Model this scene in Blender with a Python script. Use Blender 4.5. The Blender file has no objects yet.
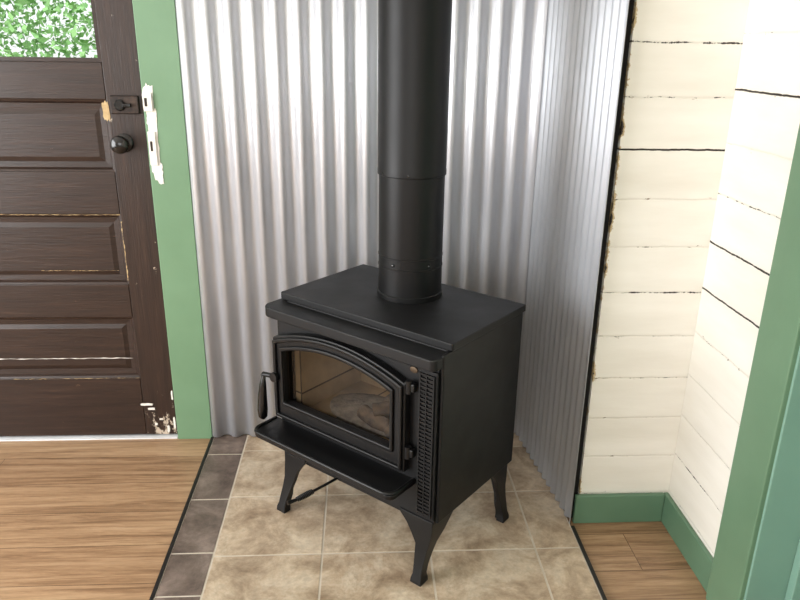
import bpy, bmesh, math, random
from mathutils import Vector, Matrix
random.seed(7)
sc = bpy.context.scene
try:
    sc.view_settings.view_transform = 'Standard'
except Exception:
    pass

# ------------------------------------------------------------ materials
def srgb(r, g, b):
    def c(v):
        v /= 255.0
        return v/12.92 if v <= .04045 else ((v+.055)/1.055)**2.4
    return (c(r), c(g), c(b), 1)

class NT:
    def __init__(s, name):
        s.m = bpy.data.materials.new(name); s.m.use_nodes = True
        s.t = s.m.node_tree; s.b = s.t.nodes['Principled BSDF']
    def set(s, inp, v):
        if isinstance(v, bpy.types.NodeSocket): s.t.links.new(v, inp)
        else: inp.default_value = v
    def coord(s, scale=(1, 1, 1)):
        tc = s.t.nodes.new('ShaderNodeTexCoord'); mp = s.t.nodes.new('ShaderNodeMapping')
        s.t.links.new(tc.outputs['Object'], mp.inputs[0]); mp.inputs['Scale'].default_value = scale
        return mp.outputs[0]
    def xyz(s):
        tc = s.t.nodes.new('ShaderNodeTexCoord'); sp = s.t.nodes.new('ShaderNodeSeparateXYZ'); s.t.links.new(tc.outputs['Object'], sp.inputs[0])
        return sp.outputs
    def noise(s, scale, vec=None, detail=4, rough=.55, dist=0):
        nd = s.t.nodes.new('ShaderNodeTexNoise')
        nd.inputs['Scale'].default_value = scale; nd.inputs['Detail'].default_value = detail
        nd.inputs['Roughness'].default_value = rough; nd.inputs['Distortion'].default_value = dist
        s.t.links.new(vec if vec else s.coord(), nd.inputs['Vector'])
        return nd.outputs['Fac']
    def ramp(s, fac, stops):
        nd = s.t.nodes.new('ShaderNodeValToRGB'); e = nd.color_ramp.elements
        while len(e) < len(stops): e.new(.5)
        for i, (p, c) in enumerate(stops):
            e[i].position = p; e[i].color = c if not isinstance(c, (int, float)) else (c, c, c, 1)
        s.t.links.new(fac, nd.inputs[0]); return nd.outputs[0]
    def math(s, op, a, b=None, clamp=False):
        nd = s.t.nodes.new('ShaderNodeMath'); nd.operation = op; nd.use_clamp = clamp
        s.set(nd.inputs[0], a)
        if b is not None: s.set(nd.inputs[1], b)
        return nd.outputs[0]
    def mix(s, fac, a, b, mode='MIX'):
        nd = s.t.nodes.new('ShaderNodeMix'); nd.data_type = 'RGBA'; nd.blend_type = mode
        s.set(nd.inputs[0], fac); s.set(nd.inputs[6], a); s.set(nd.inputs[7], b)
        return nd.outputs[2]
    def bump(s, h, strength=.3, dist=.002):
        nd = s.t.nodes.new('ShaderNodeBump'); nd.inputs['Strength'].default_value = strength
        nd.inputs['Distance'].default_value = dist; s.t.links.new(h, nd.inputs['Height'])
        s.t.links.new(nd.outputs[0], s.b.inputs['Normal'])
    def col(s, c): s.set(s.b.inputs['Base Color'], c)
    def rough(s, r): s.set(s.b.inputs['Roughness'], r)
    def metal(s, v): s.b.inputs['Metallic'].default_value = v
    def spec(s, v): s.b.inputs['Specular IOR Level'].default_value = v

def painted(name, c, c2=None, rough=.45, sc_=6, bump=.15):
    m = NT(name); f = m.noise(sc_)
    c2 = c2 or tuple([v*.85 for v in c[:3]])+(1,)
    m.col(m.ramp(f, [(.3, c2), (.7, c)])); m.rough(rough)
    m.bump(m.noise(90), bump, .001); return m.m

M = {}
M['green'] = painted('green_paint', srgb(116, 150, 118), srgb(106, 140, 108), .4, 4)
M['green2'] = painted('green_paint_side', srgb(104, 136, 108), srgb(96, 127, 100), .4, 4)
M['greend'] = painted('green_paint_base', srgb(98, 131, 106), srgb(86, 119, 94), .45, 4)
M['teal'] = painted('teal_paint', srgb(126, 162, 146), srgb(118, 154, 138), .4, 3)
M['white'] = painted('white_plaster', srgb(232, 230, 224), srgb(224, 221, 214), .7, 2)
M['thr'] = painted('white_threshold_paint', srgb(240, 242, 245), srgb(215, 215, 215), .4, 12)  # near-white, gives the bright line of daylight below the door
M['chip'] = painted('chipped_white_paint', srgb(244, 242, 238), srgb(222, 215, 204), .6, 30)  # chipped paint, also the pale colour for light through the panel crack
M['tanchip'] = painted('bare_wood_chip', srgb(205, 180, 135), srgb(170, 140, 95), .7, 60)
M['dark'] = painted('dark_gap', srgb(18, 15, 12), None, .9)
M['blacktrim'] = painted('black_metal_trim', srgb(22, 20, 20), None, .5)

m = NT('stove_black_paint'); f = m.noise(5, detail=6)
m.col(m.ramp(f, [(.3, srgb(14, 14, 15)), (.75, srgb(20, 20, 21))])); m.rough(m.ramp(m.noise(9), [(.3, .46), (.7, .58)]))
m.spec(.32); m.bump(m.noise(500, detail=2), .25, .0006); M['stove'] = m.m
m = NT('stove_cast_black'); m.col(srgb(10, 10, 11)); m.rough(.40); m.spec(.36); m.bump(m.noise(350, detail=2), .25, .0006); M['cast'] = m.m
m = NT('stove_pipe_black'); m.col(srgb(11, 11, 12)); m.rough(m.ramp(m.noise(3), [(.3, .38), (.7, .48)])); m.spec(.30); M['pipe'] = m.m
m = NT('hardware_black'); m.col(srgb(10, 9, 9)); m.rough(.2); m.spec(.6); M['hard'] = m.m
m = NT('antique_iron'); m.col(m.ramp(m.noise(60), [(.4, srgb(35, 27, 24)), (.7, srgb(70, 55, 45))])); m.rough(.45); m.metal(.4); M['iron'] = m.m
m = NT('badge_metal'); m.col(srgb(95, 82, 68)); m.metal(.9); m.rough(.4); M['badge'] = m.m

def galv(name, c1, c2, r, met):
    m = NT(name); f = m.noise(14, m.coord((1, 1, .25)), 5)
    m.col(m.ramp(f, [(.3, c1), (.7, c2)])); m.metal(met)
    m.rough(m.ramp(m.noise(25), [(.3, r), (.7, r+.06)]))
    m.bump(m.noise(120, detail=3), .05, .001); return m.m
M['galv'] = galv('galvanised_steel', srgb(202, 204, 209), srgb(217, 219, 224), .38, .55)
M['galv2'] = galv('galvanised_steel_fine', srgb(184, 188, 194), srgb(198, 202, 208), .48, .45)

def glassmat(name, tint, refl):
    m = bpy.data.materials.new(name); m.use_nodes = True; t = m.node_tree; t.nodes.remove(t.nodes['Principled BSDF'])
    o = t.nodes['Material Output']; mx = t.nodes.new('ShaderNodeMixShader'); tr = t.nodes.new('ShaderNodeBsdfTransparent')
    g = t.nodes.new('ShaderNodeBsdfGlossy'); fr = t.nodes.new('ShaderNodeLayerWeight'); fr.inputs[0].default_value = refl
    tr.inputs[0].default_value = tint; g.inputs['Roughness'].default_value = .03
    t.links.new(fr.outputs['Fresnel'], mx.inputs[0]); t.links.new(tr.outputs[0], mx.inputs[1]); t.links.new(g.outputs[0], mx.inputs[2])
    t.links.new(mx.outputs[0], o.inputs[0]); return m
M['glass'] = glassmat('window_glass', (.97, .98, .97, 1), .2)
M['stoveglass'] = glassmat('ceramic_stove_glass', (.83, .78, .71, 1), .25)

m = NT('firebrick'); bt = m.t.nodes.new('ShaderNodeTexBrick')
mp = m.t.nodes.new('ShaderNodeMapping'); tc = m.t.nodes.new('ShaderNodeTexCoord'); m.t.links.new(tc.outputs['Object'], mp.inputs[0])
mp.inputs['Rotation'].default_value = (math.radians(90), 0, 0); m.t.links.new(mp.outputs[0], bt.inputs[0])
bt.inputs['Scale'].default_value = 1; bt.inputs['Brick Width'].default_value = .11; bt.inputs['Row Height'].default_value = .2
bt.inputs['Mortar Size'].default_value = .003; bt.offset = 0
bt.inputs['Color1'].default_value = srgb(218, 200, 168); bt.inputs['Color2'].default_value = srgb(198, 180, 150); bt.inputs['Mortar'].default_value = srgb(70, 60, 50)
m.col(m.mix(.6, bt.outputs[0], m.ramp(m.noise(9), [(.35, srgb(120, 106, 90)), (.7, srgb(235, 225, 205))]), 'MULTIPLY')); m.rough(.9); M['brick'] = m.m
m = NT('firewood'); m.col(m.ramp(m.noise(30, m.coord((1, 1, 1)), 6), [(.35, srgb(30, 24, 21)), (.65, srgb(100, 86, 73))])); m.rough(.95); m.bump(m.noise(60), .8, .004); M['log'] = m.m
m = NT('ash'); m.col(m.ramp(m.noise(40), [(.3, srgb(90, 84, 78)), (.7, srgb(150, 144, 136))])); m.rough(1); m.bump(m.noise(70), .7, .004); M['ash'] = m.m

# brown door paint
def brown(name, cs, bs, wear):
    m = NT(name)
    g = m.noise(8, m.coord(cs), 6, .65)
    base = m.ramp(g, [(.3, srgb(38, 27, 22)), (.6, srgb(52, 37, 30)), (.85, srgb(74, 55, 44))])
    z = m.xyz()
    if wear:
        low = m.ramp(z[2], [(.0, 1), (.22, 0)])
        e = m.math('ADD', m.noise(22, m.coord((1.5, 1, .8)), 8, .7), m.math('MULTIPLY', low, .15))
        ch = m.ramp(e, [(.67, 0), (.70, 1)]); cc = srgb(196, 182, 164)
    else:
        ch = m.ramp(m.noise(16, m.coord((.8, 1, 2.2)), 8, .74), [(.66, 0), (.70, .85)]); cc = srgb(122, 94, 74)
    m.col(m.mix(ch, base, cc)); m.rough(.36); m.spec(.42)
    m.bump(m.noise(30, m.coord(bs), 6), .5, .002); return m.m
M['brown'] = brown('brown_door_paint', (.5, 1, 9), (.4, 1, 7), False)
M['brownv'] = brown('brown_door_paint_vertical', (9, 1, .5), (7, 1, .4), True)

def shiplap(name, z0, pitch, axis, strong, edge=None):
    m = NT(name); sp = m.xyz()
    hz = sp[axis]
    wob = m.math('MULTIPLY', m.math('SUBTRACT', m.noise(18, detail=5, rough=.65), .5), .008)
    k = m.math('DIVIDE', m.math('SUBTRACT', m.math('ADD', sp[2], wob), z0), pitch)
    idx = m.math('ROUND', k)
    d = m.math('MULTIPLY', m.math('ABSOLUTE', m.math('SUBTRACT', k, idx)), pitch)
    cv = m.t.nodes.new('ShaderNodeCombineXYZ')
    m.t.links.new(m.math('MULTIPLY', hz, 15), cv.inputs[0]); m.t.links.new(m.math('MULTIPLY', idx, 3.7), cv.inputs[1])
    brk = m.noise(1.0, cv.outputs[0], 8, .85)
    st = 0
    for s in strong:
        e = m.math('LESS_THAN', m.math('ABSOLUTE', m.math('SUBTRACT', idx, s[0])), .5)
        st = m.math('ADD', st, m.math('MULTIPLY', e, s[1]))
    wdt = m.math('MULTIPLY', m.math('SUBTRACT', m.math('ADD', brk, st), .575), .022)
    wdt = m.math('MINIMUM', wdt, .0024)
    line = m.math('LESS_THAN', d, wdt)
    seam = m.ramp(d, [(0, 1), (.004, 0)])
    f = m.noise(2.5, m.coord((1, 1, 5)), 5)
    base = m.ramp(f, [(.3, srgb(230, 226, 215)), (.7, srgb(242, 239, 230))])
    base = m.mix(m.math('MULTIPLY', seam, .16), base, srgb(175, 165, 145))
    near = m.ramp(d, [(0, 1), (.016, 0)])
    fl = m.math('ADD', m.noise(38, m.coord((.7, .7, 2)), 7, .75), m.math('MULTIPLY', near, .13))
    base = m.mix(m.ramp(fl, [(.735, 0), (.75, 1)]), base, srgb(120, 98, 70))
    if edge is not None:
        n1 = m.noise(9, m.coord((1, 1, 1)), 7, .72)
        up = m.ramp(sp[2], [(.35, 0), (.8, 1)])
        lim = m.math('ADD', edge, m.math('MULTIPLY', m.math('SUBTRACT', n1, .45), .075))
        lim = m.math('ADD', lim, m.math('MULTIPLY', up, .004))
        em = m.math('LESS_THAN', sp[0], lim)
        lim2 = m.math('ADD', lim, .005)
        em2 = m.math('LESS_THAN', sp[0], lim2)
        base = m.mix(em2, base, srgb(190, 168, 128)); base = m.mix(em, base, srgb(40, 32, 26))
    m.col(m.mix(line, base, srgb(38, 30, 24))); m.rough(.55)
    hgt = m.math('SUBTRACT', m.math('MULTIPLY', m.noise(14, m.coord((1, 1, 6)), 5), .4), seam)
    m.bump(hgt, .5, .003); return m.m
M['lapX'] = shiplap('white_shiplap_back', 1.112, .127, 0, [(0, .25), (-3, .12), (2, .12), (-5, .06), (1, .05)], .637)
M['lapY'] = shiplap('white_shiplap_right', .874, .1285, 1, [(0, .2), (-1, .25), (3, .25), (-5, .12), (1, .06)])

# wood plank floor
m = NT('wood_plank_floor')
bt = m.t.nodes.new('ShaderNodeTexBrick'); m.t.links.new(m.coord(), bt.inputs[0]); bt.offset = .37; bt.inputs['Scale'].default_value = 1
bt.inputs['Brick Width'].default_value = 1.22; bt.inputs['Row Height'].default_value = .155; bt.inputs['Mortar Size'].default_value = .0009
bt.inputs['Color1'].default_value = (.0, .0, .0, 1); bt.inputs['Color2'].default_value = (1, 1, 1, 1); bt.inputs['Mortar'].default_value = (.5, .5, .5, 1)
tone = bt.outputs['Color']
mpv = m.t.nodes.new('ShaderNodeVectorMath'); mpv.operation = 'ADD'
m.t.links.new(m.coord((1.5, 26, 1)), mpv.inputs[0])
sc3 = m.t.nodes.new('ShaderNodeVectorMath'); sc3.operation = 'SCALE'; m.t.links.new(tone, sc3.inputs[0]); sc3.inputs['Scale'].default_value = 9
m.t.links.new(sc3.outputs[0], mpv.inputs[1])
gr = m.noise(1.6, mpv.outputs[0], 9, .72, .5)
wood = m.ramp(gr, [(.28, srgb(112, 85, 63)), (.42, srgb(158, 127, 98)), (.56, srgb(188, 156, 123)), (.75, srgb(208, 181, 150))])
wood = m.mix(.5, wood, m.mix(tone, srgb(196, 174, 152), srgb(245, 237, 225)), 'MULTIPLY')
fine = m.noise(7, m.coord((3, 60, 1)), 4, .6)
wood = m.mix(.35, wood, m.ramp(fine, [(.3, .45), (.6, 1)]), 'MULTIPLY')
m.col(m.mix(bt.outputs['Fac'], wood, srgb(86, 64, 46))); m.rough(.36); m.bump(fine, .12, .001); M['floor'] = m.m

def tile(name, a, b, c):
    m = NT(name)
    f = m.noise(8, detail=10, rough=.72, dist=.35); f2 = m.noise(48, detail=6, rough=.7); f3 = m.noise(2.2, detail=3)
    cc = m.ramp(f, [(.34, a), (.5, b), (.64, c)])
    cc = m.mix(.45, cc, m.ramp(f2, [(.36, .6), (.56, 1)]), 'MULTIPLY')
    cc = m.mix(.6, cc, m.ramp(f3, [(.35, .78), (.65, 1)]), 'MULTIPLY')
    m.col(cc); m.rough(.38)
    m.bump(f2, .25, .0015); return m.m
M['tileL'] = tile('beige_tile', srgb(148, 126, 102), srgb(194, 173, 147), srgb(222, 206, 182))
M['tileD'] = tile('brown_tile', srgb(86, 73, 66), srgb(118, 103, 94), srgb(146, 130, 120))
M['grout'] = painted('grout', srgb(212, 203, 188), srgb(194, 184, 167), .9, 20)
M['grass'] = painted('grass', srgb(120, 150, 80), srgb(90, 120, 60), .9, 3)
M['leaf'] = painted('leaves', srgb(165, 210, 140), srgb(110, 165, 95), .6, 3)
M['bark'] = painted('bark', srgb(120, 98, 88), srgb(80, 64, 56), .9, 8)

# ------------------------------------------------------------ geometry helpers
def link(o, parent=None):
    sc.collection.objects.link(o)
    if parent: o.parent = parent
    return o
def mesh_obj(name, bm, mat, parent=None, smooth=False, bevel=0, seg=2, loc=None):
    bmesh.ops.recalc_face_normals(bm, faces=bm.faces)
    me = bpy.data.meshes.new(name); bm.to_mesh(me); bm.free()
    for mm in (mat if isinstance(mat, list) else [mat]): me.materials.append(mm)
    if smooth:
        for p in me.polygons: p.use_smooth = True
    o = bpy.data.objects.new(name, me); link(o, parent)
    if loc: o.location = loc
    if bevel:
        b = o.modifiers.new('bevel', 'BEVEL'); b.width = bevel; b.segments = seg; b.limit_method = 'ANGLE'; b.angle_limit = math.radians(40)
        if seg > 1:
            for p in me.polygons: p.use_smooth = True
            w = o.modifiers.new('wn', 'WEIGHTED_NORMAL'); w.keep_sharp = False
    return o
def addbox(bm, lo, hi, mi=0):
    x0, y0, z0 = lo; x1, y1, z1 = hi
    v = [bm.verts.new(p) for p in [(x0,y0,z0),(x1,y0,z0),(x1,y1,z0),(x0,y1,z0),(x0,y0,z1),(x1,y0,z1),(x1,y1,z1),(x0,y1,z1)]]
    for idx in [(0,3,2,1),(4,5,6,7),(0,1,5,4),(1,2,6,5),(2,3,7,6),(3,0,4,7)]:
        f = bm.faces.new([v[i] for i in idx]); f.material_index = mi
def boxes(name, lst, mat, parent=None, bevel=0, seg=2):
    bm = bmesh.new()
    for b in lst: addbox(bm, b[0], b[1], b[2] if len(b) > 2 else 0)
    return mesh_obj(name, bm, mat, parent, bevel=bevel, seg=seg)
def lathe(name, prof, mat, parent=None, loc=(0,0,0), n=64, rot=None, smooth=True):
    bm = bmesh.new(); rings = []
    for r, z in prof:
        rings.append([bm.verts.new((r*math.cos(2*math.pi*i/n), r*math.sin(2*math.pi*i/n), z)) for i in range(n)])
    for a, b in zip(rings, rings[1:]):
        for i in range(n): bm.faces.new((a[i], a[(i+1) % n], b[(i+1) % n], b[i]))
    bm.faces.new(rings[0]); bm.faces.new(rings[-1])
    o = mesh_obj(name, bm, mat, parent, smooth=False)
    for p in o.data.polygons: p.use_smooth = len(p.vertices) == 4
    o.location = loc
    if rot: o.rotation_euler = rot
    e = o.modifiers.new('es', 'EDGE_SPLIT'); e.split_angle = math.radians(35)
    return o
def tube(name, pts, rad, mat, parent=None, closed=False):
    cu = bpy.data.curves.new(name, 'CURVE'); cu.dimensions = '3D'; s = cu.splines.new('POLY'); s.points.add(len(pts)-1)
    for i, p in enumerate(pts):
        s.points[i].co = (*p, 1)
        s.points[i].radius = rad[i] if isinstance(rad, list) else rad
    cu.bevel_depth = 1; cu.bevel_resolution = 5; cu.use_fill_caps = True; s.use_cyclic_u = closed
    o = bpy.data.objects.new(name, cu); cu.materials.append(mat); link(o)
    dg = bpy.context.evaluated_depsgraph_get(); me = bpy.data.meshes.new_from_object(o.evaluated_get(dg))
    bpy.data.objects.remove(o)
    for p in me.polygons: p.use_smooth = True
    o = bpy.data.objects.new(name, me); link(o, parent); return o
def empty(name, loc=(0,0,0), rz=0):
    o = bpy.data.objects.new(name, None); o.location = loc; o.rotation_euler = (0, 0, rz); link(o); return o

# ------------------------------------------------------------ room shell
XL, YB, CE = -2.7, -2.6, 2.5
WZ = .35     # sill of the unseen left window, lowered to even light streaks on metal
boxes('floor', [((XL-.15, YB-.15, -.12), (2.2, 2.42, 0))], M['floor'])
boxes('ceiling', [((XL-.15, YB-.15, CE), (2.2, 2.42, CE+.1))], M['white'])
DX0, DX1 = -1.52, -.667
boxes('wall_back', [((XL, 2.31, 0), (DX0-.012, 2.42, CE)), ((DX0-.012, 2.31, 2.045), (DX1+.008, 2.42, CE)), ((DX1+.008, 2.31, 0), (.62, 2.42, CE))], M['white'])
boxes('wall_side', [((.648, 1.772, 0), (.935, 2.42, CE))], M['lapX'])
boxes('wall_side_edge', [((.632, 1.785, 0), (.6475, 2.42, CE))], M['dark'])
boxes('wall_right', [((.92, 1.32, 0), (1.06, 1.7715, CE)), ((.92, .42, 2.06), (1.06, 1.32, CE)), ((.92, YB, 0), (1.06, .42, CE))], M['lapY'])
boxes('wall_left', [((XL-.12, YB, 0), (XL, 2.42, WZ)), ((XL-.12, YB, 2.15), (XL, 2.42, CE)), ((XL-.12, YB, WZ), (XL, -.3, 2.15)), ((XL-.12, 1.5, WZ), (XL, 2.42, 2.15))], M['white'])
boxes('wall_front', [((XL, YB-.12, 0), (1.06, YB, .8)), ((XL, YB-.12, 2.15), (1.06, YB, CE)), ((XL, YB-.12, .8), (-2.0, YB, 2.15)), ((.3, YB-.12, .8), (1.06, YB, 2.15))], M['white'])
def wframe(name, a, b, axis, pos, z0):
    l = []; t = .05
    def bx(u0, za, u1, z1):
        if axis == 'x': l.append(((pos-.08, u0, za), (pos-.02, u1, z1)))
        else: l.append(((u0, pos-.08, za), (u1, pos-.02, z1)))
    bx(a, z0, b, z0+t); bx(a, 2.15-t, b, 2.15); bx(a, z0+t, a+t, 2.15-t); bx(b-t, z0+t, b, 2.15-t); c = (a+b)/2
    bx(c-.02, z0+t, c+.02, 2.15-t)
    boxes(name, l, M['green'])
wframe('window_1', -.3, 1.5, 'x', XL, WZ); wframe('window_2', -2.0, .3, 'y', YB, .8)

boxes('trim_1', [((DX1+.003, 2.283, 0), (-.541, 2.31, 2.16)), ((DX0-.14, 2.283, 0), (DX0-.006, 2.31, 2.16)), ((DX0-.006, 2.283, 2.04), (DX1+.003, 2.31, 2.16))], M['green'], bevel=.003)
boxes('trim_2', [((.893, 1.305, 0), (.9195, 1.44, 2.16)), ((.893, .30, 0), (.9195, .435, 2.16)), ((.893, .435, 2.05), (.9195, 1.305, 2.16))], M['green2'], bevel=.004)
boxes('trim_3', [((.905, 1.2995, 0), (1.075, 1.319, 2.05)), ((1.0, 1.275, 0), (1.03, 1.299, 2.05))], M['teal'], bevel=.003)
boxes('trim_4', [((DX0, 2.288, 0), (DX1, 2.42, .005))], M['thr'], bevel=.001)  # threshold strip painted white for the daylight coming under the door
boxes('door_2', [((1.03, .43, .005), (1.07, 1.295, 2.04))], M['teal'], bevel=.003)
boxes('baseboard_back', [((.634, 1.756, 0), (.9045, 1.7715, .096))], M['greend'], bevel=.003)
boxes('baseboard_right', [((.905, 1.441, 0), (.9195, 1.7715, .096))], M['greend'], bevel=.003)

# ------------------------------------------------------------ brown panelled door
door = empty('door_1', (0, 0, 0))
YF, YK = 2.300, 2.340
DB = .012
xl, xr = DX0+.11, -.778
boxes('stiles', [((DX0, YF, DB), (xl, YK, 2.035)), ((xr, YF, DB), (DX1, YK, 2.035))], M['brownv'], door, bevel=.003)
rails = [(DB, .24), (.467, .585), (.823, .961), (1.1815, 1.291), (1.90, 2.035)]
boxes('rails', [((xl, YF+.0005, a), (xr, YK, b)) for a, b in rails], M['brown'], door, bevel=.003)
bm = bmesh.new()
def panel(z0, z1):
    def q(i, y):
        return [bm.verts.new(p) for p in [(xl+i, y, z0+i), (xr-i, y, z0+i), (xr-i, y, z1-i), (xl+i, y, z1-i)]]
    rr = [q(0, YF+.003), q(.006, YF+.006), q(.012, YF+.016), q(.03, YF+.018), q(.045, YF+.012)]
    for a, b in zip(rr, rr[1:]):
        for i in range(4): bm.faces.new((a[i], a[(i+1) % 4], b[(i+1) % 4], b[i]))
    bm.faces.new(rr[-1])
for z0, z1 in [(.24, .467), (.585, .823), (.961, 1.1815)]: panel(z0, z1)
mesh_obj('panels', bm, M['brown'], door)
boxes('panel_backs', [((xl, YF+.022, .2), (xr, YK-.005, 1.2))], M['brown'], door)
def crack(name, pts_fn, n, mat, lo, hi):
    bm = bmesh.new(); up = []; dn = []
    for i in range(n+1):
        (x, y, z), (ox, oz) = pts_fn(i/n); w = lo+(hi-lo)*random.random()**2
        up.append(bm.verts.new((x+ox*w, y, z+oz*w))); dn.append(bm.verts.new((x-ox*w, y, z-oz*w)))
    for i in range(n): bm.faces.new((dn[i], dn[i+1], up[i+1], up[i]))
    mesh_obj(name, bm, mat, door)
crack('panel_crack', lambda t: ((xl+.05+(xr-xl-.07)*t, YF+.0112, .311+random.uniform(-.001, .001)), (0, 1)), 40, M['chip'], .0004, .0020)  # pale strip painted in for daylight coming through the crack
crack('joint_wear', lambda t: ((xr+.001+random.uniform(-.001, .001), YF-.0008, .60+.2*t), (1, 0)), 30, M['tanchip'], .0002, .0026)  # pale tan line of uneven width along the stile and panel joint
crack('rail_wear', lambda t: ((xl+.1+(xr-xl-.1)*t, YF-.0008, .8225+random.uniform(-.001, .001)), (0, 1)), 70, M['tanchip'], .0001, .0012)
crack('panel_wear', lambda t: ((xl+.35+(xr-xl-.38)*t, YF+.0112, .585+.0455+random.uniform(-.001, .001)), (0, 1)), 50, M['tanchip'], .00005, .0009)
crack('bottom_rail_wear', lambda t: ((xl+.2+(xr-xl-.2)*t, YF-.0008, .2395+random.uniform(-.001, .001)), (0, 1)), 60, M['tanchip'], .0000, .0010)
boxes('glass_pane', [((xl-.003, YF+.018, 1.288), (xr+.003, YF+.022, 1.903))], M['glass'], door)
boxes('glazing_bead', [((xl, YF+.006, 1.291), (xr, YF+.017, 1.303)), ((xr-.012, YF+.006, 1.303), (xr, YF+.017, 1.9)), ((xl, YF+.006, 1.303), (xl+.012, YF+.017, 1.9))], M['brown'], door)
lathe('knob', [(.001, 0), (.029, 0), (.029, .004), (.024, .008), (.011, .010), (.010, .026), (.016, .030), (.025, .038), (.028, .048), (.025, .058), (.016, .064), (.004, .066)],
      M['hard'], door, (-.738, YF, 1.052), 40, (math.radians(90), 0, 0))
boxes('rim_lock', [((-.765, YF-.012, 1.140), (-.678, YF, 1.195))], M['iron'], door, bevel=.004)
lathe('lock_cylinder', [(.001, 0), (.017, 0), (.017, .004), (.013, .008), (.004, .008)], M['hard'], door, (-.735, YF-.012, 1.167), 24, (math.radians(90), 0, 0))
boxes('lock_thumb', [((-.725, YF-.024, 1.161), (-.700, YF-.012, 1.172))], M['hard'], door, bevel=.002)
def patch(name, cx, cz, w, h, y, mat, parent, n=26):
    bm = bmesh.new(); fr = []; bk = []
    for i in range(n):
        a = 2*math.pi*i/n; r = random.uniform(.78, 1.05)
        ca, sa = math.cos(a), math.sin(a)
        k = 1/max(abs(ca), abs(sa))**.8
        x, z = cx+w*.5*ca*r*k, cz+h*.5*sa*r*k
        fr.append(bm.verts.new((x, y, z))); bk.append(bm.verts.new((x, y+.0012, z)))
    bm.faces.new(fr); bm.faces.new(bk)
    for i in range(n): bm.faces.new((fr[i], fr[(i+1) % n], bk[(i+1) % n], bk[i]))
    return mesh_obj(name, bm, mat, parent)
patch('chip_tan', -.782, 1.148, .022, .06, YF-.0013, M['tanchip'], door)
for i, (cx, cz, w, h) in enumerate([(-.765, .135, .045, .010), (-.75, .117, .026, .010), (-.698, .035, .010, .03), (-.674, .17, .006, .04), (-.74, .055, .010, .010), (-.675, .06, .008, .05), (-.72, .075, .014, .008)]):
    patch('chip_pale_%d' % i, cx, cz, w, h, YF-.0013, M['chip'], door)
for i, (cx, cz, w, h) in enumerate([(-.646, 1.19, .034, .085), (-.640, 1.13, .036, .06), (-.642, 1.04, .030, .18), (-.638, .965, .032, .06), (-.632, .94, .018, .03)]):
    patch('trim_strike_%d' % i, cx, cz, w, h, 2.2815-.0002*i, M['chip'], None).parent = door
boxes('strike_plate', [((-.660, 2.274, 1.15), (-.633, 2.281, 1.205)), ((-.658, 2.276, .985), (-.634, 2.2805, 1.09))], M['chip'], door, bevel=.002)
boxes('strike_slot', [((-.656, 2.2735, 1.165), (-.648, 2.2742, 1.19)), ((-.652, 2.2755, 1.03), (-.645, 2.2762, 1.06))], M['iron'], door)

# ------------------------------------------------------------ tiled hearth
hz = .008
bm = bmesh.new()
addbox(bm, (-.535, 1.20, 0), (.62, 2.295, hz-.0012), 0)
g = .003
ys = [2.295, 2.185, 1.915, 1.640, 1.365, 1.20]
xs = [-.415, -.113, .189, .49, .619]
for y1, y0 in zip(ys, ys[1:]):
    for x0, x1 in zip(xs, xs[1:]):
        addbox(bm, (x0+g, y0+g, .001), (x1-g, y1-g, hz), 2 if y0 < 1.3 else 1)
cuts = [2.295, 2.165, 1.905, 1.655, 1.49, 1.2]
for y1, y0 in zip(cuts, cuts[1:]):
    addbox(bm, (-.535+.002, y0+g, .001), (-.415-g, y1-g, hz), 2)
addbox(bm, (-.545, 1.188, 0), (-.5355, 2.28, hz+.002), 3)
addbox(bm, (.6205, 1.188, 0), (.630, 1.735, hz+.002), 3)
addbox(bm, (-.5355, 1.188, 0), (.6205, 1.1995, hz+.002), 3)
mesh_obj('tiled_hearth', bm, [M['grout'], M['tileL'], M['tileD'], M['blacktrim']])

# ------------------------------------------------------------ corrugated sheets
def corr(name, p0, p1, pitch, amp, mat, z0, z1, ph=0):
    p0 = Vector(p0); p1 = Vector(p1); L = (p1-p0).length; d = (p1-p0)/L; nr = Vector((d.y, -d.x))
    n = int(L/pitch*20); bm = bmesh.new(); prev = None
    for i in range(n+1):
        s = L*i/n; c = math.sin(2*math.pi*s/pitch+ph); c = math.copysign(abs(c)**.9, c)
        p = p0+d*s+nr*amp*c
        cur = (bm.verts.new((p.x, p.y, z0)), bm.verts.new((p.x, p.y, z1)))
        if prev: bm.faces.new((prev[0], cur[0], cur[1], prev[1]))
        prev = cur
    o = mesh_obj(name, bm, mat, smooth=True)
    so = o.modifiers.new('sol', 'SOLIDIFY'); so.thickness = .0008; so.offset = 0
    return o
corr('corrugated_metal_panel', (-.540, 2.285), (.575, 2.285), .0678, .0105, M['galv'], hz+.003, 2.48)
corr('corrugated_metal_panel', (.568, 2.272), (.624, 1.742), .040, .006, M['galv2'], hz+.003, 2.48)

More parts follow.
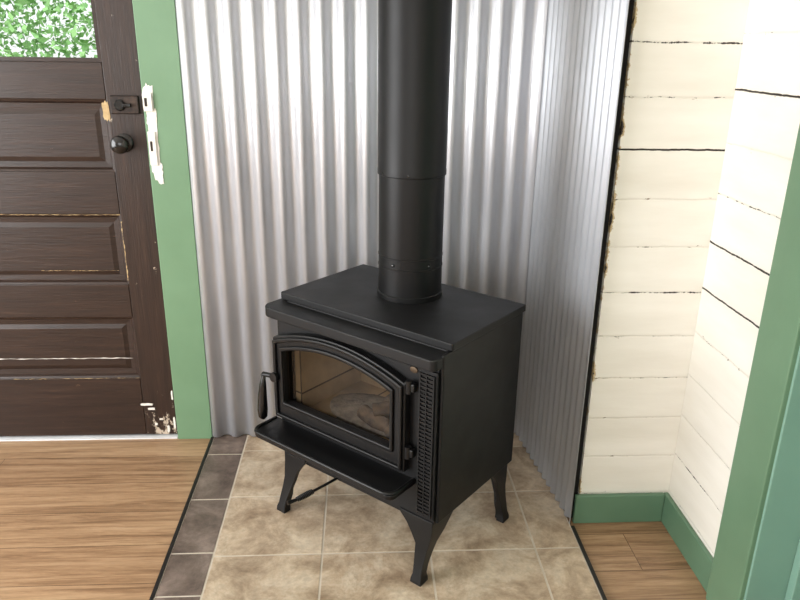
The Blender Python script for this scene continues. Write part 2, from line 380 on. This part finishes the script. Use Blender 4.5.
# ------------------------------------------------------------ wood stove
st = empty('wood_stove', (.095, 1.81, hz), math.radians(-41))
W, F, B = .272, -.185, .198
ZB, ZT = .195, .640
dx0, dx1 = -.235, .150
boxes('body_shell', [
    ((-W, F+.02, ZB), (-W+.03, B, ZT)), ((W-.03, F+.02, ZB), (W, B, ZT)),
    ((-W+.03, B-.03, ZB), (W-.03, B, ZT)), ((-W+.03, F+.02, ZB), (W-.03, B-.03, ZB+.03)),
    ((-W+.03, F+.02, ZT-.012), (W-.03, B-.03, ZT))], M['stove'], st, bevel=.004)
boxes('firebrick_lining', [((-W+.03, .10, .225), (W-.03, .15, .60)), ((-W+.03, F+.03, .225), (-W+.055, .10, .60)),
      ((.175, F+.03, .225), (.24, .10, .60)), ((-W+.055, F+.03, .225), (.175, .10, .345))], M['brick'], st)
def arch(x0, x1, z0, zt, rise, n=24):
    pts = [(x0, z0), (x1, z0)]; xc = (x0+x1)/2; hw = (x1-x0)/2
    for i in range(n+1):
        x = x1+(x0-x1)*i/n; pts.append((x, zt+rise*(1-((x-xc)/hw)**2)))
    return pts
def ring(name, o, i, y0, y1, mat, bevel=0):
    bm = bmesh.new(); N = len(o)
    V = [[bm.verts.new((p[0], y, p[1])) for p in L] for L, y in ((o, y0), (i, y0), (i, y1), (o, y1))]
    for a, b in zip(V, V[1:]+V[:1]):
        for k in range(N): bm.faces.new((a[k], a[(k+1) % N], b[(k+1) % N], b[k]))
    return mesh_obj(name, bm, mat, st, bevel=bevel, seg=2)
rect = [(-W, .20), (W, .20)] + [(W-(2*W)*k/24, .635) for k in range(25)]
inner = arch(dx0-.008, dx1+.008, .375, .545, .04)
ring('front_plate', rect, inner, F+.02, F+.002, M['stove'])
ring('door_frame', arch(-.274, .192, .332, .578, .046), arch(dx0, dx1, .388, .548, .036), F+.001, F-.022, M['cast'], .004)
ring('door_bead_outer', arch(-.268, .186, .338, .572, .046), arch(-.258, .176, .348, .563, .045), F-.021, F-.030, M['cast'], .003)
ring('door_bead_inner', arch(dx0-.008, dx1+.008, .380, .555, .038), arch(dx0+.002, dx1-.002, .390, .546, .036), F-.021, F-.029, M['cast'], .003)
bm = bmesh.new(); bm.faces.new([bm.verts.new((x, F-.008, z)) for x, z in arch(dx0-.004, dx1+.004, .384, .550, .037)])
o = mesh_obj('door_glass', bm, M['stoveglass'], st)
if o.data.polygons[0].normal.y > 0: o.data.flip_normals()
for k, z in enumerate((.375, .555)):
    lathe('hinge_%d' % k, [(.002, 0), (.009, .001), (.009, .034), (.002, .035)], M['cast'], st, (.199, F-.016, z), 20)
    boxes('hinge_leaf_%d' % k, [((.185, F-.020, z+.006), (.216, F-.004, z+.028))], M['cast'], st, bevel=.003)
bm = bmesh.new()
addbox(bm, (.222, F-.006, .215), (W+.002, F+.002, .625), 0)
mesh_obj('louvre_plate', bm, M['stove'], st, bevel=.002)
l = []
for k in range(36):
    z = .232+k*.0107
    for c in (.228, .248): l.append(((c, F-.0065, z), (c+.014, F-.0055, z+.0055)))
boxes('louvre_slots', l, M['dark'], st)
lb = []
for k in range(37):
    z = .2275+k*.0107
    lb.append(((.226, F-.011, z), (.266, F-.0062, z+.0035)))
lb += [((.224, F-.011, .223), (.228, F-.0062, .617)), ((.2435, F-.011, .223), (.2465, F-.0062, .617)), ((.264, F-.011, .223), (.268, F-.0062, .617))]
boxes('louvre_bars', lb, M['stove'], st)
boxes('side_shields', [((W+.001, F+.004, .205), (W+.011, B-.002, .6695)), ((-W-.009, F+.004, .205), (-W-.001, B-.002, .644))], M['stove'], st, bevel=.004)
o = lathe('badge', [(.001, 0), (.012, 0), (.011, .003), (.002, .004)], M['badge'], st, (.200, F+.002, .612), 28, (math.radians(90), 0, 0)); o.scale = (1, .7, 1)

def slab(name, x0, x1, y0, y1, z0, z1, rfl, rfr, rb, mat, bevel=.004):
    def corner(cx, cy, r, a0):
        return [(cx+r*math.cos(a0+math.pi/2*i/8), cy+r*math.sin(a0+math.pi/2*i/8)) for i in range(9)]
    pts = corner(x0+rfl, y0+rfl, rfl, math.pi)+corner(x1-rfr, y0+rfr, rfr, 1.5*math.pi)+corner(x1-rb, y1-rb, rb, 0)+corner(x0+rb, y1-rb, rb, .5*math.pi)
    bm = bmesh.new(); a = [bm.verts.new((p[0], p[1], z0)) for p in pts]; b = [bm.verts.new((p[0], p[1], z1)) for p in pts]
    n = len(pts); bm.faces.new(a); bm.faces.new(b)
    for i in range(n): bm.faces.new((a[i], a[(i+1) % n], b[(i+1) % n], b[i]))
    return mesh_obj(name, bm, mat, st, bevel=bevel, seg=3)
slab('top_ledge', -.306, .280, -.215, -.10, .636, .666, .03, .016, .004, M['stove'], .010)
slab('top_plate', -.296, .286, -.150, .205, .670, .690, .006, .006, .006, M['stove'], .003)
slab('top_skirt', -.272, .272, -.15, .196, .640, .6705, .006, .006, .006, M['stove'], .003)
slab('ash_lip', -.300, .212, -.285, F+.004, .296, .309, .035, .02, .002, M['cast'], .004)
slab('ash_lip_under', -.28, .195, -.268, F+.004, .284, .297, .03, .02, .002, M['cast'], .003)
def rim(x0, x1, y0, y1, r, z):
    p = [(x0, y1, z)]+[(x0+r+r*math.cos(math.pi+math.pi/2*i/8), y0+r+r*math.sin(math.pi+math.pi/2*i/8), z) for i in range(9)]
    p += [(x1-r+r*math.cos(1.5*math.pi+math.pi/2*i/8), y0+r+r*math.sin(1.5*math.pi+math.pi/2*i/8), z) for i in range(9)]+[(x1, y1, z)]
    return p
tube('ash_lip_rim', rim(-.296, .208, -.281, F-.002, .03, .309), .0055, M['cast'], st)
def leg(name, sx, sy, cx, cy, fx=0, fy=0, wtop=.085):
    prof = [(.205, 0, wtop), (.195, 0, wtop-.002), (.175, 0, wtop*.78), (.150, .000, wtop*.6), (.120, -.001, .041), (.085, .001, .034), (.055, .004, .029), (.028, .007, .027), (.014, .011, .033), (.0, .012, .035)]
    bm = bmesh.new(); rings = []; t = .013
    for z, off, w in prof:
        k = max(0, min(1, (.19-z)/.19)); k = k*k*(3-2*k)
        tt = min(w*.95, t + (.012 if z < .06 else 0))
        P = [(0, 0), (w, 0), (w, tt), (tt, tt), (tt, w), (0, w)]
        rings.append([bm.verts.new((cx+fx*k+sx*(off-p[0]), cy+fy*k+sy*(off-p[1]), z)) for p in P])
    for a, b in zip(rings, rings[1:]):
        for i in range(6): bm.faces.new((a[i], a[(i+1) % 6], b[(i+1) % 6], b[i]))
    bm.faces.new(rings[0]); bm.faces.new(rings[-1])
    mesh_obj(name, bm, M['cast'], st, bevel=.0035, seg=2)
leg('leg_1', 1, -1, .270, -.187, -.036, .001, .105); leg('leg_2', 1, 1, .272, .190, -.002, .004)
leg('leg_3', -1, -1, -.268, -.187, -.014, -.008); leg('leg_4', -1, 1, -.268, .190)
boxes('base_plate', [((-.24, -.16, .170), (.24, .15, .196))], M['stove'], st, bevel=.004)
tube('handle_shaft', [(-.262, F-.028, .462), (-.285, F-.034, .462), (-.300, F-.036, .461), (-.303, F-.037, .455)], [.007, .007, .008, .008], M['cast'], st)
lathe('handle_pivot', [(.002, 0), (.014, .001), (.014, .016), (.002, .017)], M['cast'], st, (-.262, F-.022, .462), 24, (math.radians(90), 0, 0))
tube('handle_grip', [(-.300, F-.038, .458), (-.300, F-.040, .446), (-.301, F-.042, .43), (-.302, F-.044, .40), (-.303, F-.046, .352), (-.303, F-.046, .33), (-.303, F-.046, .322)],
     [.006, .007, .010, .0125, .0150, .013, .006], M['hard'], st)
tube('air_control_rod', [(-.07, -.13, .185), (-.085, -.21, .178), (-.095, -.235, .172), (-.112, -.29, .163), (-.120, -.318, .164)], [.004, .004, .004, .0045, .006], M['cast'], st)
pts = []
a = Vector((-.097, -.242, .171)); b = Vector((-.112, -.29, .163)); d = (b-a); u = d.normalized(); v = u.cross(Vector((0, 0, 1))).normalized(); w = u.cross(v)
for i in range(161):
    t = i/160; r = .0055+.0015*math.sin(math.pi*t)
    p = a+d*t+v*r*math.cos(t*2*math.pi*11)+w*r*math.sin(t*2*math.pi*11); pts.append(tuple(p))
tube('air_control_coil', pts, .0020, M['cast'], st)
def logm(name, p0, p1, r):
    p0 = Vector(p0); p1 = Vector(p1); P = []; R = []
    for i in range(9):
        t = i/8; P.append(tuple(p0.lerp(p1, t)+Vector((random.uniform(-1, 1), random.uniform(-1, 1), random.uniform(-1, 1)))*.003)); R.append(r*random.uniform(.85, 1.1))
    tube(name, P, R, M['log'], st)
logm('log_1', (-.02, .00, .375), (.14, -.06, .39), .028)
logm('log_2', (-.05, -.08, .368), (.12, -.12, .372), .022)
logm('log_3', (.0, -.10, .40), (.13, .02, .43), .02)
bm = bmesh.new(); bmesh.ops.create_uvsphere(bm, u_segments=24, v_segments=12, radius=1)
for v_ in bm.verts: v_.co = Vector((v_.co.x*.17, v_.co.y*.10, v_.co.z*.02))*(1+random.uniform(-.06, .06)) + Vector((-.03, -.04, .345))
mesh_obj('ash_bed', bm, M['ash'], st, smooth=True)

# ------------------------------------------------------------ stove pipe
px, py = .135, 1.872
R = .0875
prof = [(R*.9, .6985), (R+.003, .6985), (R+.003, .712), (R+.0005, .714), (R, .785), (R+.0012, .786), (R+.0012, .789), (R, .790),
        (R, .814), (R+.0012, .815), (R+.0012, .818), (R, .819), (R, 1.032), (R+.0035, 1.034), (R+.0035, 1.046), (R+.0028, 1.05), (R+.0028, 2.499), (R*.9, 2.499)]
pipe = lathe('stove_pipe', prof, M['pipe'], None, (px, py, 0), 96)
for k, (a, z) in enumerate([(-100, 1.040), (-150, 1.040), (-60, .80), (-125, .80)]):
    a = math.radians(a)
    lathe('screw_%d' % k, [(.0005, 0), (.004, 0), (.003, .002), (.0005, .0025)], M['hard'], pipe, ((R+.002)*math.cos(a), (R+.002)*math.sin(a), z), 12, (0, math.radians(90), a))

# ------------------------------------------------------------ outside
boxes('ground', [((-14, 2.6, -.35), (10, 22, -.25))], M['grass'])
def tree(name, x, y, h, n, spread):
    bm = bmesh.new(); k = 10; rr = []
    for i in range(6):
        z = -.25+h*i/5; r = .12*(1-.12*i)
        rr.append([bm.verts.new((x+.06*math.sin(i)+r*math.cos(2*math.pi*j/k), y+r*math.sin(2*math.pi*j/k), z)) for j in range(k)])
    for a, b in zip(rr, rr[1:]):
        for j in range(k): f = bm.faces.new((a[j], a[(j+1) % k], b[(j+1) % k], b[j])); f.material_index = 1
    for i in range(n):
        c = Vector((x+random.gauss(0, spread), y+random.gauss(0, spread*.5), 1.6+random.gauss(0, 1.1)))
        s = random.uniform(.02, .05); R3 = Matrix.Rotation(random.uniform(0, 6.28), 3, Vector((random.uniform(-1, 1), random.uniform(-1, 1), random.uniform(-1, 1))).normalized())
        bm.faces.new([bm.verts.new(c+R3 @ Vector(p)*s) for p in [(-1, 0, 0), (0, -.6, 0), (1, 0, 0), (0, .6, 0)]])
    me = bpy.data.meshes.new(name); bm.to_mesh(me); bm.free(); me.materials.append(M['leaf']); me.materials.append(M['bark'])
    link(bpy.data.objects.new(name, me))
tree('tree', -3.45, 6.6, 4, 10000, 1.3); tree('tree', -1.6, 8.0, 4.5, 8000, 1.4); tree('tree', -4.8, 8.5, 4.5, 8000, 1.5)

# ------------------------------------------------------------ lights
w = bpy.data.worlds.new('World'); sc.world = w; w.use_nodes = True
bg = w.node_tree.nodes['Background']; sky = w.node_tree.nodes.new('ShaderNodeTexSky')
sky.sky_type = 'HOSEK_WILKIE'; sky.turbidity = 5; sky.sun_direction = Vector((.3, -.5, .8)).normalized()
mixn = w.node_tree.nodes.new('ShaderNodeMix'); mixn.data_type = 'RGBA'; mixn.inputs[0].default_value = .6
w.node_tree.links.new(sky.outputs[0], mixn.inputs[6]); mixn.inputs[7].default_value = (1, 1, 1, 1)
w.node_tree.links.new(mixn.outputs[2], bg.inputs[0]); bg.inputs[1].default_value = 1.8
def area(name, loc, rot, sx, sy, e, c):
    l = bpy.data.lights.new(name, 'AREA'); l.shape = 'RECTANGLE'; l.size = sx; l.size_y = sy; l.energy = e; l.color = c
    o = bpy.data.objects.new(name, l); o.location = loc; o.rotation_euler = rot; link(o)
area('window_light_1', (XL+.03, .6, (WZ+2.15)/2), (0, math.radians(-90), 0), 1.75, 1.75, 112, (.98, .985, 1))  # lamp in the unseen left window, made tall to even the metal's highlights
area('window_light_2', (-.85, YB+.03, 1.5), (math.radians(90), 0, 0), 2.2, 1.3, 40, (1, .99, .98))
l = bpy.data.lights.new('sun', 'SUN'); l.energy = 3.5; l.angle = .02; o = bpy.data.objects.new('sun', l); o.rotation_euler = (math.radians(40), 0, math.radians(20)); link(o)

# ------------------------------------------------------------ camera
Yv = Vector((-40, 255, 710)).normalized(); Zv = Vector((28, 1980, -710)).normalized()
Xv = -Yv.cross(Zv)
if Xv.x < 0: Xv = -Xv
Xv.normalize(); Zv = Xv.cross(Yv); Zv = Zv if Zv.y > 0 else -Zv
cd = bpy.data.cameras.new('Camera'); cam = bpy.data.objects.new('Camera', cd); link(cam)
cd.sensor_width = 36; cd.lens = 36*710/800; cd.clip_start = .02
Rr = Vector((Xv.x, Yv.x, Zv.x)); U = Vector((Xv.y, Yv.y, Zv.y)); Fw = Vector((Xv.z, Yv.z, Zv.z))
cam.matrix_world = Matrix(((Rr.x, U.x, -Fw.x, 0), (Rr.y, U.y, -Fw.y, 0), (Rr.z, U.z, -Fw.z, 1.35), (0, 0, 0, 1)))
sc.camera = cam
